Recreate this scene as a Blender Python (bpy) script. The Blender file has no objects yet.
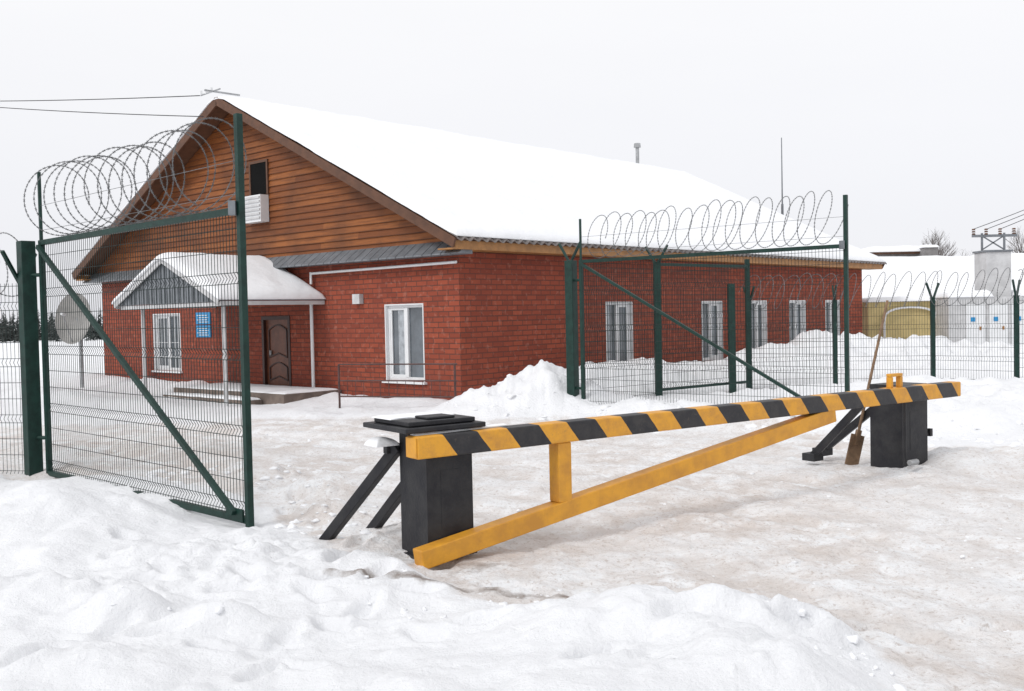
import bpy, bmesh, math, random
import numpy as np
from mathutils import Vector, Matrix
random.seed(7)
S = bpy.context.scene
COL = S.collection

# ------------------------------------------------------------------ materials
def newmat(name):
    m = bpy.data.materials.new(name); m.use_nodes = True
    nt = m.node_tree; b = nt.nodes['Principled BSDF']
    return m, nt, b
def N(nt, typ, **kw):
    n = nt.nodes.new(typ)
    for k, v in kw.items():
        if k in n.inputs: n.inputs[k].default_value = v
        else: setattr(n, k, v)
    return n
def mixc(nt, fac, a, b, blend='MIX'):
    n = nt.nodes.new('ShaderNodeMix'); n.data_type = 'RGBA'; n.blend_type = blend
    def put(i, v):
        if isinstance(v, bpy.types.NodeSocket): nt.links.new(v, n.inputs[i])
        elif isinstance(v, (int, float)): n.inputs[i].default_value = v
        else: n.inputs[i].default_value = (*v, 1)
    put(0, fac); put(6, a); put(7, b)
    return n.outputs[2]
def math_(nt, op, a, b=None, c=None, clamp=False):
    n = nt.nodes.new('ShaderNodeMath'); n.operation = op; n.use_clamp = clamp
    for i, v in enumerate((a, b, c)):
        if v is None: continue
        if isinstance(v, bpy.types.NodeSocket): nt.links.new(v, n.inputs[i])
        else: n.inputs[i].default_value = v
    return n.outputs[0]
def ramp(nt, fac, p0, p1):
    n = nt.nodes.new('ShaderNodeMapRange'); n.clamp = True
    nt.links.new(fac, n.inputs[0]); n.inputs[1].default_value = p0; n.inputs[2].default_value = p1
    return n.outputs[0]
def noise(nt, vec, scale, detail=5, rough=.55):
    n = nt.nodes.new('ShaderNodeTexNoise'); n.inputs['Scale'].default_value = scale
    n.inputs['Detail'].default_value = detail; n.inputs['Roughness'].default_value = rough
    nt.links.new(vec, n.inputs['Vector']); return n.outputs['Fac']
def bump(nt, b, h, strength, dist):
    n = nt.nodes.new('ShaderNodeBump'); n.inputs['Strength'].default_value = strength
    n.inputs['Distance'].default_value = dist
    nt.links.new(h, n.inputs['Height']); nt.links.new(n.outputs[0], b.inputs['Normal']); return n
def coords(nt): return nt.nodes.new('ShaderNodeTexCoord').outputs['Object']

def simple(name, c, rough=.6, metal=0, var=.25, scale=6, bstr=.15, c2=None, sc=.5):
    m, nt, b = newmat(name); v = coords(nt)
    f = noise(nt, v, scale, 6, .65)
    dark = tuple(x*(1-var) for x in c) if c2 is None else c2
    col = mixc(nt, ramp(nt, f, .38, .62), dark, c)
    nt.links.new(col, b.inputs['Base Color'])
    b.inputs['Roughness'].default_value = rough; b.inputs['Metallic'].default_value = metal
    b.inputs['Specular IOR Level'].default_value = sc
    if bstr: bump(nt, b, noise(nt, v, scale*8, 3), bstr, .01)
    return m

M_green = simple('green_paint', (.009, .040, .031), .5, 0, .4, 9, .1, sc=.35)
M_wire = simple('green_wire', (.013, .026, .024), .6, 0, .2, 3, 0, sc=.3)
M_razor = simple('galvanised_wire', (.20, .205, .21), .5, .4, .45, 12, 0)
M_black = simple('black_paint', (.012, .012, .016), .5, 0, .5, 5, .25, c2=(.027, .027, .029), sc=.35)
M_yellow = simple('yellow_paint', (.72, .34, .025), .5, 0, .22, 5, .2, c2=(.55, .25, .03))
M_white = simple('white_pvc', (.76, .77, .78), .4, 0, .06, 4, 0)
M_dwhite = simple('dirty_white_paint', (.58, .58, .585), .6, 0, .2, 3, .1)
M_dish = simple('dish_paint', (.36, .35, .335), .6, 0, .25, 3, .1)
M_greymetal = simple('grey_metal_sheet', (.21, .225, .245), .5, .2, .3, 4, .1)
M_galv = simple('galvanised_pipe', (.45, .46, .47), .4, .6, .3, 6, .05)
M_glass = simple('window_glass', (.12, .14, .16), .06, 0, .5, 1.2, 0, sc=.9)
M_curtain = simple('curtain', (.42, .45, .48), .8, 0, .35, 7, .1)
M_hole = simple('dark_opening', (.008, .008, .008), .9, 0, .2, 3, 0, sc=.1)
M_door = simple('brown_door', (.16, .052, .024), .45, 0, .35, 6, .1)
M_doortrim = simple('door_trim', (.05, .016, .01), .5, 0, .3, 6, .1)
M_fascia = simple('brown_fascia', (.12, .05, .024), .6, 0, .3, 5, .15)
M_eave = simple('varnished_eave_board', (.43, .20, .06), .5, 0, .35, 4, .15)
M_slate = simple('roof_sheet', (.28, .25, .24), .8, 0, .3, 6, .1)
M_blue = simple('blue_sign', (.02, .25, .52), .4, 0, .1, 3, 0)
M_concrete = simple('concrete', (.20, .155, .13), .85, 0, .35, 4, .3)
M_rust = simple('rusty_railing', (.10, .045, .04), .6, 0, .5, 8, .2)
M_woodstick = simple('wooden_handle', (.25, .155, .09), .7, 0, .4, 10, .2)
M_ywall = simple('yellow_wall', (.62, .50, .24), .8, 0, .2, 2, .1)
M_gwall = simple('grey_block_wall', (.26, .25, .25), .85, 0, .3, 2, .1)
M_trunk = simple('bare_bark', (.13, .11, .1), .9, 0, .3, 2, 0)
M_conifer = simple('conifer_needles', (.065, .075, .07), .9, 0, .5, .4, 0)

def snowmat(name, tint=(.875, .885, .905)):
    m, nt, b = newmat(name); v = coords(nt)
    f = noise(nt, v, 1.3, 6)
    nt.links.new(mixc(nt, ramp(nt, f, .3, .7), tuple(x*.97 for x in tint), tint), b.inputs['Base Color'])
    b.inputs['Roughness'].default_value = .75; b.inputs['Specular IOR Level'].default_value = .2
    h = math_(nt, 'ADD', noise(nt, v, 6, 6), math_(nt, 'MULTIPLY', noise(nt, v, 45, 3), .2))
    bump(nt, b, h, .3, .06); return m
M_snow = snowmat('snow')

# brick
M_brick, nt, b = newmat('red_brick'); v = coords(nt)
sep = N(nt, 'ShaderNodeSeparateXYZ'); nt.links.new(v, sep.inputs[0])
cmb = N(nt, 'ShaderNodeCombineXYZ')
nt.links.new(math_(nt, 'ADD', sep.outputs[0], sep.outputs[1]), cmb.inputs[0]); nt.links.new(sep.outputs[2], cmb.inputs[1])
br = N(nt, 'ShaderNodeTexBrick'); nt.links.new(cmb.outputs[0], br.inputs['Vector'])
br.inputs['Scale'].default_value = 1; br.inputs['Brick Width'].default_value = .32; br.inputs['Row Height'].default_value = .11
br.inputs['Mortar Size'].default_value = .013; br.inputs['Mortar Smooth'].default_value = .35; br.inputs['Bias'].default_value = -.1
br.inputs['Color1'].default_value = (.325, .075, .040, 1); br.inputs['Color2'].default_value = (.215, .048, .028, 1)
br.inputs['Mortar'].default_value = (.12, .048, .036, 1)
f = noise(nt, v, .9, 6)
c = mixc(nt, math_(nt, 'MULTIPLY', ramp(nt, f, .4, .75), .6), br.outputs['Color'], (.20, .050, .034))
f2 = noise(nt, v, 7, 5)
c = mixc(nt, math_(nt, 'MULTIPLY', ramp(nt, f2, .56, .8), .7), c, (.42, .19, .14))
low = ramp(nt, sep.outputs[2], .9, .1)
c = mixc(nt, math_(nt, 'MULTIPLY', low, math_(nt, 'MULTIPLY', ramp(nt, noise(nt, v, 2.5, 6), .4, .65), .55)), c, (.13, .045, .035))
nt.links.new(c, b.inputs['Base Color']); b.inputs['Roughness'].default_value = .85; b.inputs['Specular IOR Level'].default_value = .25
bump(nt, b, math_(nt, 'SUBTRACT', 1, br.outputs['Fac']), .6, .014)

# varnished boards
M_wood, nt, b = newmat('varnished_boards'); v = coords(nt)
sep = N(nt, 'ShaderNodeSeparateXYZ'); nt.links.new(v, sep.inputs[0])
zz = math_(nt, 'DIVIDE', math_(nt, 'SUBTRACT', sep.outputs[2], .05), .15)
row = math_(nt, 'FLOOR', zz)
seam = ramp(nt, math_(nt, 'FRACT', zz), .16, .04)
seg = math_(nt, 'FLOOR', math_(nt, 'DIVIDE', math_(nt, 'ADD', sep.outputs[1], math_(nt, 'MULTIPLY', row, 1.37)), 4.0))
wn = N(nt, 'ShaderNodeTexWhiteNoise', noise_dimensions='2D')
cm = N(nt, 'ShaderNodeCombineXYZ'); nt.links.new(row, cm.inputs[0]); nt.links.new(seg, cm.inputs[1]); nt.links.new(cm.outputs[0], wn.inputs['Vector'])
mp = N(nt, 'ShaderNodeMapping'); mp.inputs['Scale'].default_value = (1, .5, 9); nt.links.new(v, mp.inputs[0])
g = noise(nt, mp.outputs[0], 2.2, 6, .7)
c = mixc(nt, wn.outputs['Value'], (.19, .058, .016), (.31, .105, .028))
c = mixc(nt, ramp(nt, g, .45, .75), c, (.11, .034, .013))
big = noise(nt, v, .6, 5)
c = mixc(nt, ramp(nt, big, .46, .72), c, (.10, .036, .016))
c = mixc(nt, math_(nt, 'MULTIPLY', seam, .7), c, (.045, .016, .008))
nt.links.new(c, b.inputs['Base Color']); b.inputs['Roughness'].default_value = .6; b.inputs['Specular IOR Level'].default_value = .3
bump(nt, b, g, .2, .01)

# striped barrier paint
M_stripe, nt, b = newmat('striped_paint'); v = coords(nt)
sep = N(nt, 'ShaderNodeSeparateXYZ'); nt.links.new(v, sep.inputs[0])
q = math_(nt, 'ADD', sep.outputs[0], math_(nt, 'MULTIPLY', sep.outputs[2], .8))
q = math_(nt, 'ADD', q, math_(nt, 'MULTIPLY', noise(nt, v, 8, 3), .02))
fr = math_(nt, 'FRACT', math_(nt, 'DIVIDE', math_(nt, 'SUBTRACT', q, 1.03), .6))
st = math_(nt, 'MULTIPLY', math_(nt, 'LESS_THAN', fr, .52), math_(nt, 'GREATER_THAN', q, 1.0))
ng = noise(nt, v, 9, 6, .7)
ycol = mixc(nt, ramp(nt, ng, .4, .7), (.74, .35, .025), (.54, .25, .04))
kcol = mixc(nt, ramp(nt, ng, .4, .7), (.013, .013, .017), (.036, .034, .034))
c = mixc(nt, st, ycol, kcol)
c = mixc(nt, math_(nt, 'MULTIPLY', ramp(nt, noise(nt, v, 30, 5, .7), .62, .75), .45), c, (.16, .12, .09))
nt.links.new(c, b.inputs['Base Color'])
b.inputs['Roughness'].default_value = .5; bump(nt, b, noise(nt, v, 40, 3), .15, .01)

# ------------------------------------------------------------------ mesh builder
class MB:
    def __init__(s): s.v = []; s.f = []; s.m = []; s.mats = []
    def mi(s, m):
        if m not in s.mats: s.mats.append(m)
        return s.mats.index(m)
    def face(s, pts, m):
        i = len(s.v); s.v += [tuple(p) for p in pts]; s.f.append(tuple(range(i, i+len(pts)))); s.m.append(s.mi(m))
    def hexa(s, p, m):
        i = len(s.v); s.v += [tuple(q) for q in p]; k = s.mi(m)
        for f in ((3, 2, 1, 0), (4, 5, 6, 7), (0, 1, 5, 4), (1, 2, 6, 5), (2, 3, 7, 6), (3, 0, 4, 7)):
            s.f.append(tuple(i+j for j in f)); s.m.append(k)
    def box(s, a, c, m):
        x0, y0, z0 = a; x1, y1, z1 = c
        s.hexa([(x0, y0, z0), (x1, y0, z0), (x1, y1, z0), (x0, y1, z0), (x0, y0, z1), (x1, y0, z1), (x1, y1, z1), (x0, y1, z1)], m)
    def beam(s, p0, p1, w, h, m, up=(0, 0, 1)):
        p0 = Vector(p0); p1 = Vector(p1); d = (p1-p0)
        if d.length < 1e-6: return
        d.normalize(); u = Vector(up)
        if abs(d.dot(u)) > .98: u = Vector((0, 1, 0)) if abs(d.y) < .9 else Vector((1, 0, 0))
        r = d.cross(u).normalized(); u = r.cross(d).normalized(); r = r*w/2; u = u*h/2
        s.hexa([p0-r-u, p0+r-u, p1+r-u, p1-r-u, p0-r+u, p0+r+u, p1+r+u, p1-r+u], m)
    def tube(s, p0, p1, r0, r1, m, n=8, cap=True):
        p0 = Vector(p0); p1 = Vector(p1); d = (p1-p0).normalized()
        u = Vector((0, 0, 1)) if abs(d.z) < .9 else Vector((1, 0, 0))
        a = d.cross(u).normalized(); c = d.cross(a)
        i = len(s.v); k = s.mi(m)
        for p, r in ((p0, r0), (p1, r1)):
            for j in range(n):
                t = 2*math.pi*j/n; s.v.append(tuple(p+a*math.cos(t)*r+c*math.sin(t)*r))
        for j in range(n):
            s.f.append((i+j, i+(j+1) % n, i+n+(j+1) % n, i+n+j)); s.m.append(k)
        if cap:
            s.f.append(tuple(i+j for j in range(n))[::-1]); s.m.append(k)
            s.f.append(tuple(i+n+j for j in range(n))); s.m.append(k)
    def obj(s, name, parent=None, bevel=0, smooth=False, seg=2):
        me = bpy.data.meshes.new(name); me.from_pydata(s.v, [], s.f)
        for m in s.mats: me.materials.append(m)
        me.polygons.foreach_set('material_index', s.m)
        if smooth: me.polygons.foreach_set('use_smooth', [True]*len(s.f))
        me.update()
        bm = bmesh.new(); bm.from_mesh(me); bmesh.ops.recalc_face_normals(bm, faces=bm.faces); bm.to_mesh(me); bm.free()
        o = bpy.data.objects.new(name, me); COL.objects.link(o)
        if parent: o.parent = parent
        if bevel:
            md = o.modifiers.new('b', 'BEVEL'); md.width = bevel; md.segments = seg; md.limit_method = 'ANGLE'
        return o
def empty(name, loc=(0, 0, 0), rz=0):
    e = bpy.data.objects.new(name, None); COL.objects.link(e); e.location = loc; e.rotation_euler = (0, 0, rz)
    e.empty_display_size = .2; return e
def curve(name, pts, r, m, parent=None, cyc=False):
    cu = bpy.data.curves.new(name, 'CURVE'); cu.dimensions = '3D'; cu.bevel_depth = r; cu.bevel_resolution = 1
    sp = cu.splines.new('POLY'); sp.points.add(len(pts)-1)
    for i, p in enumerate(pts): sp.points[i].co = (*p, 1)
    sp.use_cyclic_u = cyc; cu.materials.append(m)
    o = bpy.data.objects.new(name, cu); COL.objects.link(o)
    if parent: o.parent = parent
    return o

# ------------------------------------------------------------------ terrain
rng = np.random.default_rng(5)
TAB = rng.random((256, 256))
def vn(x, y):
    xi = np.floor(x).astype(int); yi = np.floor(y).astype(int); fx = x-xi; fy = y-yi
    fx = fx*fx*fx*(fx*(fx*6-15)+10); fy = fy*fy*fy*(fy*(fy*6-15)+10)
    a = TAB[xi % 256, yi % 256]; b_ = TAB[(xi+1) % 256, yi % 256]; c_ = TAB[xi % 256, (yi+1) % 256]; d_ = TAB[(xi+1) % 256, (yi+1) % 256]
    return (a*(1-fx)+b_*fx)*(1-fy)+(c_*(1-fx)+d_*fx)*fy
def fbm(x, y, f, o=4, seed=0, gain=.5):
    t = 0; a = 1; s = 0; ca, sa = math.cos(.6), math.sin(.6)
    x = x*f+seed*17.3; y = y*f+seed*9.1
    for i in range(o):
        t = t+a*(vn(x, y)-.5); s += a; a *= gain
        x, y = (x*ca-y*sa)*2.03+5.2, (x*sa+y*ca)*2.03+1.7
    return t/s*2
def sstep(a, b_, x):
    t = np.clip((x-a)/(b_-a), 0, 1); return t*t*(3-2*t)
CX, CY = -1.05, 20.4; DX = (.672, .7405)
def roadmask(x, y):
    wx = x+fbm(x, y, .9, 3, 3)*.5; wy = y+fbm(x, y, .9, 3, 4)*.5
    xl = np.interp(wy, [0, 3, 5, 5.8, 6.3, 6.7, 7.3, 8.2, 9.5, 10.5, 11.6, 12.6, 14, 16], [2.3, 1.9, 1.55, 1.3, .7, -.6, -1.5, -1.75, -2.1, -2.8, -4.4, -7.5, -18, -40])
    yu = np.interp(wx, [-40, -4, 1.2, 4.9, 6, 8, 12, 30], [19.2, 18.8, 17.8, 14.8, 12.9, 11.2, 9, 5])
    return sstep(-.15, .35, wx-xl)*sstep(-.2, .6, yu-wy)
def tracks(x, y):
    t = x*.83+y*.56; v = -x*.56+y*.83; u = t+.03*(v-6)**2+.12*fbm(x, y, .5, 2, 30)
    o = 0
    for c0, w in ((5.3, .16), (6.1, .15), (6.9, .17), (7.7, .15), (8.6, .17), (9.5, .16), (10.4, .18), (11.5, .17)):
        o = o+np.exp(-((u-c0)/w)**4)*(.6+.9*np.clip(fbm(x, y, .35, 2, int(c0*7))+.2, -.5, .6))
    return np.clip(o, 0, 1)
G = [  # x,y,h,rx,ry,rot
    (.75, 5.65, .24, .85, .34, -.15), (1.25, 5.0, .22, .4, .5, 0), (-.3, 5.2, .07, .9, .35, .1), (.2, 4.5, .12, 1.3, .4, 0),
    (-4.6, 9.1, .27, 1.3, .6, -.1), (-6.9, 9.6, .28, 1.6, 1.2, 0), (-3.6, 7.9, .10, 1.0, .5, -.3), (-2.45, 6.2, .20, .26, .17, .2), (-1.8, 6.0, .16, .3, .15, .1),
    (-3.4, 6.6, .15, .6, .3, 0), (-2.3, 5.3, .12, .6, .3, 0), (-2.0, 10.7, .2, .45, .35, 0), (-1.75, 9.6, .12, .25, .3, 0), (-2.8, 11.6, .16, .6, .35, .3),
    (-5.0, 14.2, .12, 2.0, .6, .2), (-9, 14, .2, 2.5, 1, 0),
    (5.6, 11.9, .16, 1.2, .7, .6), (4.2, 15.8, .34, 1.0, .6, -.4), (2.6, 17.4, .32, 1.2, .5, -.5), (6.3, 14.8, .40, 1.2, .7, -.5), (8.2, 16, .45, 1.6, 1.2, -.3), (9.6, 13.2, .3, 1.4, .8, -.4),
    (7.4, 13.0, .22, .9, .5, -.5), (10, 20, .3, 2.5, 1.3, 0), (6, 19.5, .3, 2.5, 1, 0), (14, 27, .6, 5, 2, .2), (9.5, 27, .5, 2.5, 2, 0),
    (.35, 19.1, .50, 1.4, .8, .1), (-10, 23.5, .2, 3.0, .7, -.5), (-17, 24, .4, 5, 1.2, 0), (-5.5, 12.6, .1, .5, .3, 0),
    (-1.15, 8.1, .09, .3, .25, 0), (-.75, 8.6, .10, .4, .3, 0), (-1.15, 7.55, .05, .25, .15, 0),
]
r3 = random.Random(12); FP = []
def trail(x0, y0, ang, n_, st=.62, dmin=.045, dmax=.085):
    x, y = x0, y0
    for i in range(n_):
        ang += r3.uniform(-.09, .09); x += math.cos(ang)*st; y += math.sin(ang)*st; sd = .11*(1 if i % 2 else -1)
        FP.append((x-math.sin(ang)*sd, y+math.cos(ang)*sd, ang+r3.uniform(-.15, .15), r3.uniform(dmin, dmax)))
trail(-4.5, 5.3, .25, 12); trail(-3.8, 6.9, -.1, 9); trail(-1.6, 4.6, 1.3, 7); trail(-.8, 4.7, 2.4, 7); trail(-2.9, 8.6, -1.0, 6); trail(-.2, 4.8, .5, 4); trail(-3.0, 4.8, .9, 6); trail(-1.7, 8.6, 1.9, 5)
trail(1.0, 6.6, .7, 9, .6, .02, .035); trail(4.5, 6.2, 2.3, 9, .6, .02, .035); trail(-1, 11, .1, 9, .6, .02, .035)
def seg_d(x, y, ax, ay, bx, by):
    t = np.clip(((x-ax)*(bx-ax)+(y-ay)*(by-ay))/((bx-ax)**2+(by-ay)**2), 0, 1)
    return np.hypot(x-ax-t*(bx-ax), y-ay-t*(by-ay))
def height(x, y):
    r = roadmask(x, y); far = 1-sstep(40, 90, np.hypot(x, y))
    z = .05*fbm(x, y, .35, 3, 1)
    near = 1-sstep(9, 14, y)
    a1 = np.abs(fbm(x, y, 1.9, 4, 6)); a2 = np.abs(fbm(x, y, 5.5, 3, 16)); patch = sstep(-.1, .35, fbm(x, y, .55, 2, 21))
    sm = 1-.75*np.exp(-(((x+4.6)/1.9)**2+((y-8.8)/1.0)**2)**2)
    snow = .04+.10*fbm(x, y, .8, 4, 2)+(.09*a1+.06*a2*patch)*(.5+.5*near)*sm+.022*fbm(x, y, 11, 3, 7, .6)*near*(.25+patch)*sm
    tr = tracks(x, y)
    crust = .05*fbm(x, y, 1.6, 5, 9, .6)+.035*np.abs(fbm(x, y, 4.5, 4, 19, .6))+.012*fbm(x, y, 13, 2, 23)
    ruts = crust*(1-.65*tr)-.034*tr+.012*tr*fbm(x, y, 9, 2, 27)
    z = z+(snow*(1-r)+ruts*r)*far
    for gx, gy, h, rx, ry, ro in G:
        dx = x-gx; dy = y-gy; c_ = math.cos(ro); s_ = math.sin(ro)
        u = (dx*c_+dy*s_)/rx; w = (-dx*s_+dy*c_)/ry
        z = z+h*np.exp(-(u*u+w*w)**1.3*.8)*(1+.5*fbm(x, y, 2.6, 4, 11))
    for fx_, fy_, an, dp in FP:
        dx = x-fx_; dy = y-fy_; c_ = math.cos(an); s_ = math.sin(an)
        u = (dx*c_+dy*s_)/.16; w = (-dx*s_+dy*c_)/.075; q_ = u*u+w*w
        z = z-dp*np.exp(-np.minimum(q_, 20)**2)+dp*.3*np.exp(-(np.sqrt(q_)-1.5)**2*6)
    lx = (x-CX)*DX[0]+(y-CY)*DX[1]; ly = -(x-CX)*DX[1]+(y-CY)*DX[0]
    bank = sstep(-.6, 1.0, lx)*(1-sstep(20, 24, lx))*np.exp(-((ly+1.7)/1.3)**2)
    z = z+bank*(.56+.4*fbm(x, y, .5, 4, 12)+.12*np.abs(fbm(x, y, 1.8, 3, 13)))
    bank2 = sstep(-.3, .6, ly)*(1-sstep(3.4, 4.2, ly))*np.exp(-((lx+.35)/.5)**2)
    z = z+bank2*(.14+.1*fbm(x, y, .9, 3, 14))
    bank3 = sstep(9, 10, ly)*(1-sstep(16, 17, ly))*np.exp(-((lx+.5)/.7)**2)
    z = z+bank3*(.2+.15*fbm(x, y, .9, 3, 15))
    d1 = np.exp(-(((lx+3.0)/2.0)**2+((ly-6.8)/3.2)**2)**2); z = z*(1-.5*d1)
    d0 = np.hypot(x+.25, y-7.7); z = z*(1-.75*np.exp(-(d0/.4)**2))
    d2 = seg_d(x, y, -3.1, 9.7, -2.35, 9.0); z = z*(1-.85*np.exp(-(d2/.35)**2))-.03*np.exp(-(d2/.3)**2)
    return z
def H(x, y): return float(height(np.array([x*1.0]), np.array([y*1.0]))[0])
def axis(start, step, grow, lim):
    out = [start]
    while abs(out[-1]) < lim:
        d = abs(out[-1]-start); st = step+max(0, d-2.5)*grow
        if abs(out[-1]) > 60: st = max(st, abs(out[-1])*.12)
        out.append(out[-1]+st)
    return out
xp = axis(0, .028, .011, 3000); xs = np.array([-a for a in xp[:0:-1]]+xp)
yf = axis(4.6, .022, .0085, 3000); yb = [4.6-.06]
while yb[-1] > -60: yb.append(yb[-1]-max(.1, (4.6-yb[-1])*.15))
ys = np.array(yb[::-1]+yf)
X, Y = np.meshgrid(xs, ys); Z = height(X, Y); R = roadmask(X, Y)
nx, ny = len(xs), len(ys)
co = np.stack([X, Y, Z], -1).reshape(-1, 3)
idx = np.arange(nx*ny).reshape(ny, nx)
F = np.stack([idx[:-1, :-1], idx[:-1, 1:], idx[1:, 1:], idx[1:, :-1]], -1).reshape(-1, 4)
me = bpy.data.meshes.new('ground')
me.vertices.add(len(co)); me.vertices.foreach_set('co', co.ravel())
me.loops.add(F.size); me.loops.foreach_set('vertex_index', F.ravel())
me.polygons.add(len(F)); me.polygons.foreach_set('loop_start', np.arange(0, F.size, 4)); me.polygons.foreach_set('loop_total', np.full(len(F), 4))
me.polygons.foreach_set('use_smooth', np.ones(len(F), bool)); me.update(calc_edges=True)
at = me.attributes.new('mask', 'FLOAT_COLOR', 'POINT')
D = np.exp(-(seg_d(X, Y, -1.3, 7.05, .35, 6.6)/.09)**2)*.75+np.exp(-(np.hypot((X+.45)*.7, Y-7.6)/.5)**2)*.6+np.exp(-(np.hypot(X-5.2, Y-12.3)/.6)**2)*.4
TR = tracks(X, Y)
cc = np.zeros((nx*ny, 4)); cc[:, 0] = R.ravel(); cc[:, 1] = D.ravel(); cc[:, 2] = TR.ravel(); cc[:, 3] = 1
at.data.foreach_set('color', cc.ravel())
ground = bpy.data.objects.new('ground', me); COL.objects.link(ground)
M_ground, nt, b = newmat('snow_and_packed_road'); v = coords(nt)
a = N(nt, 'ShaderNodeAttribute', attribute_name='mask'); sp = N(nt, 'ShaderNodeSeparateColor'); nt.links.new(a.outputs['Color'], sp.inputs[0])
n0 = noise(nt, v, .35, 5, .6); n1 = noise(nt, v, 1.1, 8, .62); n2 = noise(nt, v, 5, 8, .65); n3 = noise(nt, v, 26, 6, .72); n4 = noise(nt, v, 2.4, 9, .70); n5 = noise(nt, v, 75, 4, .7)
road = mixc(nt, ramp(nt, n1, .38, .60), (.72, .675, .65), (.84, .83, .83))
road = mixc(nt, math_(nt, 'MULTIPLY', ramp(nt, n4, .50, .62), .7), road, (.64, .58, .54))
road = mixc(nt, math_(nt, 'MULTIPLY', sp.outputs[2], .5), road, (.66, .61, .575))
road = mixc(nt, ramp(nt, n4, .49, .40), road, (.87, .875, .885))
road = mixc(nt, math_(nt, 'MULTIPLY', ramp(nt, n0, .46, .60), .55), road, (.86, .863, .875))
road = mixc(nt, math_(nt, 'MULTIPLY', ramp(nt, n3, .54, .66), .65), road, (.47, .395, .35))
road = mixc(nt, math_(nt, 'MULTIPLY', ramp(nt, n5, .62, .72), .65), road, (.27, .215, .185))
snow = mixc(nt, ramp(nt, n1, .3, .7), (.87, .878, .90), (.905, .912, .93))
snow = mixc(nt, math_(nt, 'MULTIPLY', ramp(nt, n3, .66, .76), .18), snow, (.55, .5, .46))
mk = math_(nt, 'ADD', sp.outputs[0], math_(nt, 'MULTIPLY', math_(nt, 'SUBTRACT', n4, .5), 1.6))
mk = ramp(nt, mk, .3, .85)
c = mixc(nt, mk, snow, road)
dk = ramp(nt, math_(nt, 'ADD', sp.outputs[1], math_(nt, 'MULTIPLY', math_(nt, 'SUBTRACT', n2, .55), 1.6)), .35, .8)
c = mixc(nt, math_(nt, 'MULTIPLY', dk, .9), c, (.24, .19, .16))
nt.links.new(c, b.inputs['Base Color']); b.inputs['Roughness'].default_value = .75; b.inputs['Specular IOR Level'].default_value = .25
h = math_(nt, 'ADD', math_(nt, 'MULTIPLY', n2, .8), math_(nt, 'ADD', math_(nt, 'MULTIPLY', n3, .45), math_(nt, 'MULTIPLY', n5, .12)))
bump(nt, b, h, .7, .075)
me.materials.append(M_ground)

# snow clods
bmx = bmesh.new(); bmesh.ops.create_icosphere(bmx, subdivisions=2, radius=1)
IV = np.array([v_.co[:] for v_ in bmx.verts]); IF = [tuple(v_.index for v_ in f_.verts) for f_ in bmx.faces]; bmx.free()
mb = MB(); k = mb.mi(M_snow)
def clod(x, y, r):
    z = H(x, y); i = len(mb.v)
    s_ = np.array([random.uniform(.7, 1.5), random.uniform(.7, 1.5), random.uniform(.4, .75)])*r
    n_ = 1+.8*fbm(IV[:, 0]+x*9, IV[:, 1]+IV[:, 2]*1.3+y*7, 2.3, 3)
    P = IV*s_*n_[:, None]+np.array([x, y, z-r*.18])
    mb.v += [tuple(p) for p in P]
    for f_ in IF: mb.f.append(tuple(i+j for j in f_)); mb.m.append(k)
for ax, ay, bx, by, n_, sp_, rm in [(-2.6, 6.3, -1.5, 6.0, 8, .2, .04), (-.9, 6.3, 1.4, 6.0, 45, .16, .028), (1.45, 6.0, 1.85, 4.9, 40, .12, .03), (-1.7, 8.6, -2.2, 11, 75, .25, .05),
                                    (4.4, 15.2, 7, 12.6, 55, .5, .09), (-4.5, 12.6, -2.5, 11.2, 50, .4, .07), (1, 18, 5, 14.8, 60, .4, .09), (-1.4, 7.0, .4, 6.7, 35, .15, .022),
                                    (-1.5, 12, 5, 9, 90, 1.5, .024), (2.2, 6, 6, 10, 90, 1.2, .018), (-6, 15, 2, 16.5, 50, 1.0, .05), (-.8, 18.8, 1.2, 18.0, 22, .4, .08)]:
    for i in range(n_):
        t = random.random(); clod(ax+(bx-ax)*t+random.gauss(0, sp_), ay+(by-ay)*t+random.gauss(0, sp_), rm*random.uniform(.25, 1)**1.3)
mb.obj('snow_clumps', smooth=True)

# ------------------------------------------------------------------ brick house
HL, HW, HT = 19.9, 15.6, 3.2
house = empty('brick_house', (CX, CY, 0), math.atan2(DX[1], DX[0]))
def zr(y): return 7.42-.487*abs(y-7.8)
def wall(mb, length, zt, ops, P, depth=.16):
    us = sorted({0, length, *[o[0] for o in ops], *[o[1] for o in ops]}); zs = sorted({-.4, zt, *[o[2] for o in ops], *[o[3] for o in ops]})
    for i in range(len(us)-1):
        for j in range(len(zs)-1):
            um = (us[i]+us[i+1])/2; zm = (zs[j]+zs[j+1])/2
            if any(o[0] < um < o[1] and o[2] < zm < o[3] for o in ops): continue
            mb.face([P(us[i], zs[j], 0), P(us[i+1], zs[j], 0), P(us[i+1], zs[j+1], 0), P(us[i], zs[j+1], 0)], M_brick)
    for u0, u1, z0, z1 in ops:
        for a_, c_ in (((u0, z0), (u1, z0)), ((u1, z0), (u1, z1)), ((u1, z1), (u0, z1)), ((u0, z1), (u0, z0))):
            mb.face([P(*a_, 0), P(*c_, 0), P(*c_, depth), P(*a_, depth)], M_brick)
gops = [(1.08, 2.33, .5, 2.17), (11.0, 12.5, .5, 2.12), (5.85, 7.05, .25, 1.97)]
sops = [(4.93, 6.04, .5, 2.15), (9.27, 10.38, .5, 2.15), (11.95, 12.95, .5, 2.15), (14.4, 15.5, .5, 2.15), (16.95, 18.05, .5, 2.15)]
PG = lambda u, z, d: (d, u, z)
PS = lambda u, z, d: (u, d, z)
mb = MB()
wall(mb, HW, HT, gops, PG); wall(mb, HL, HT, sops, PS)
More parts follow.
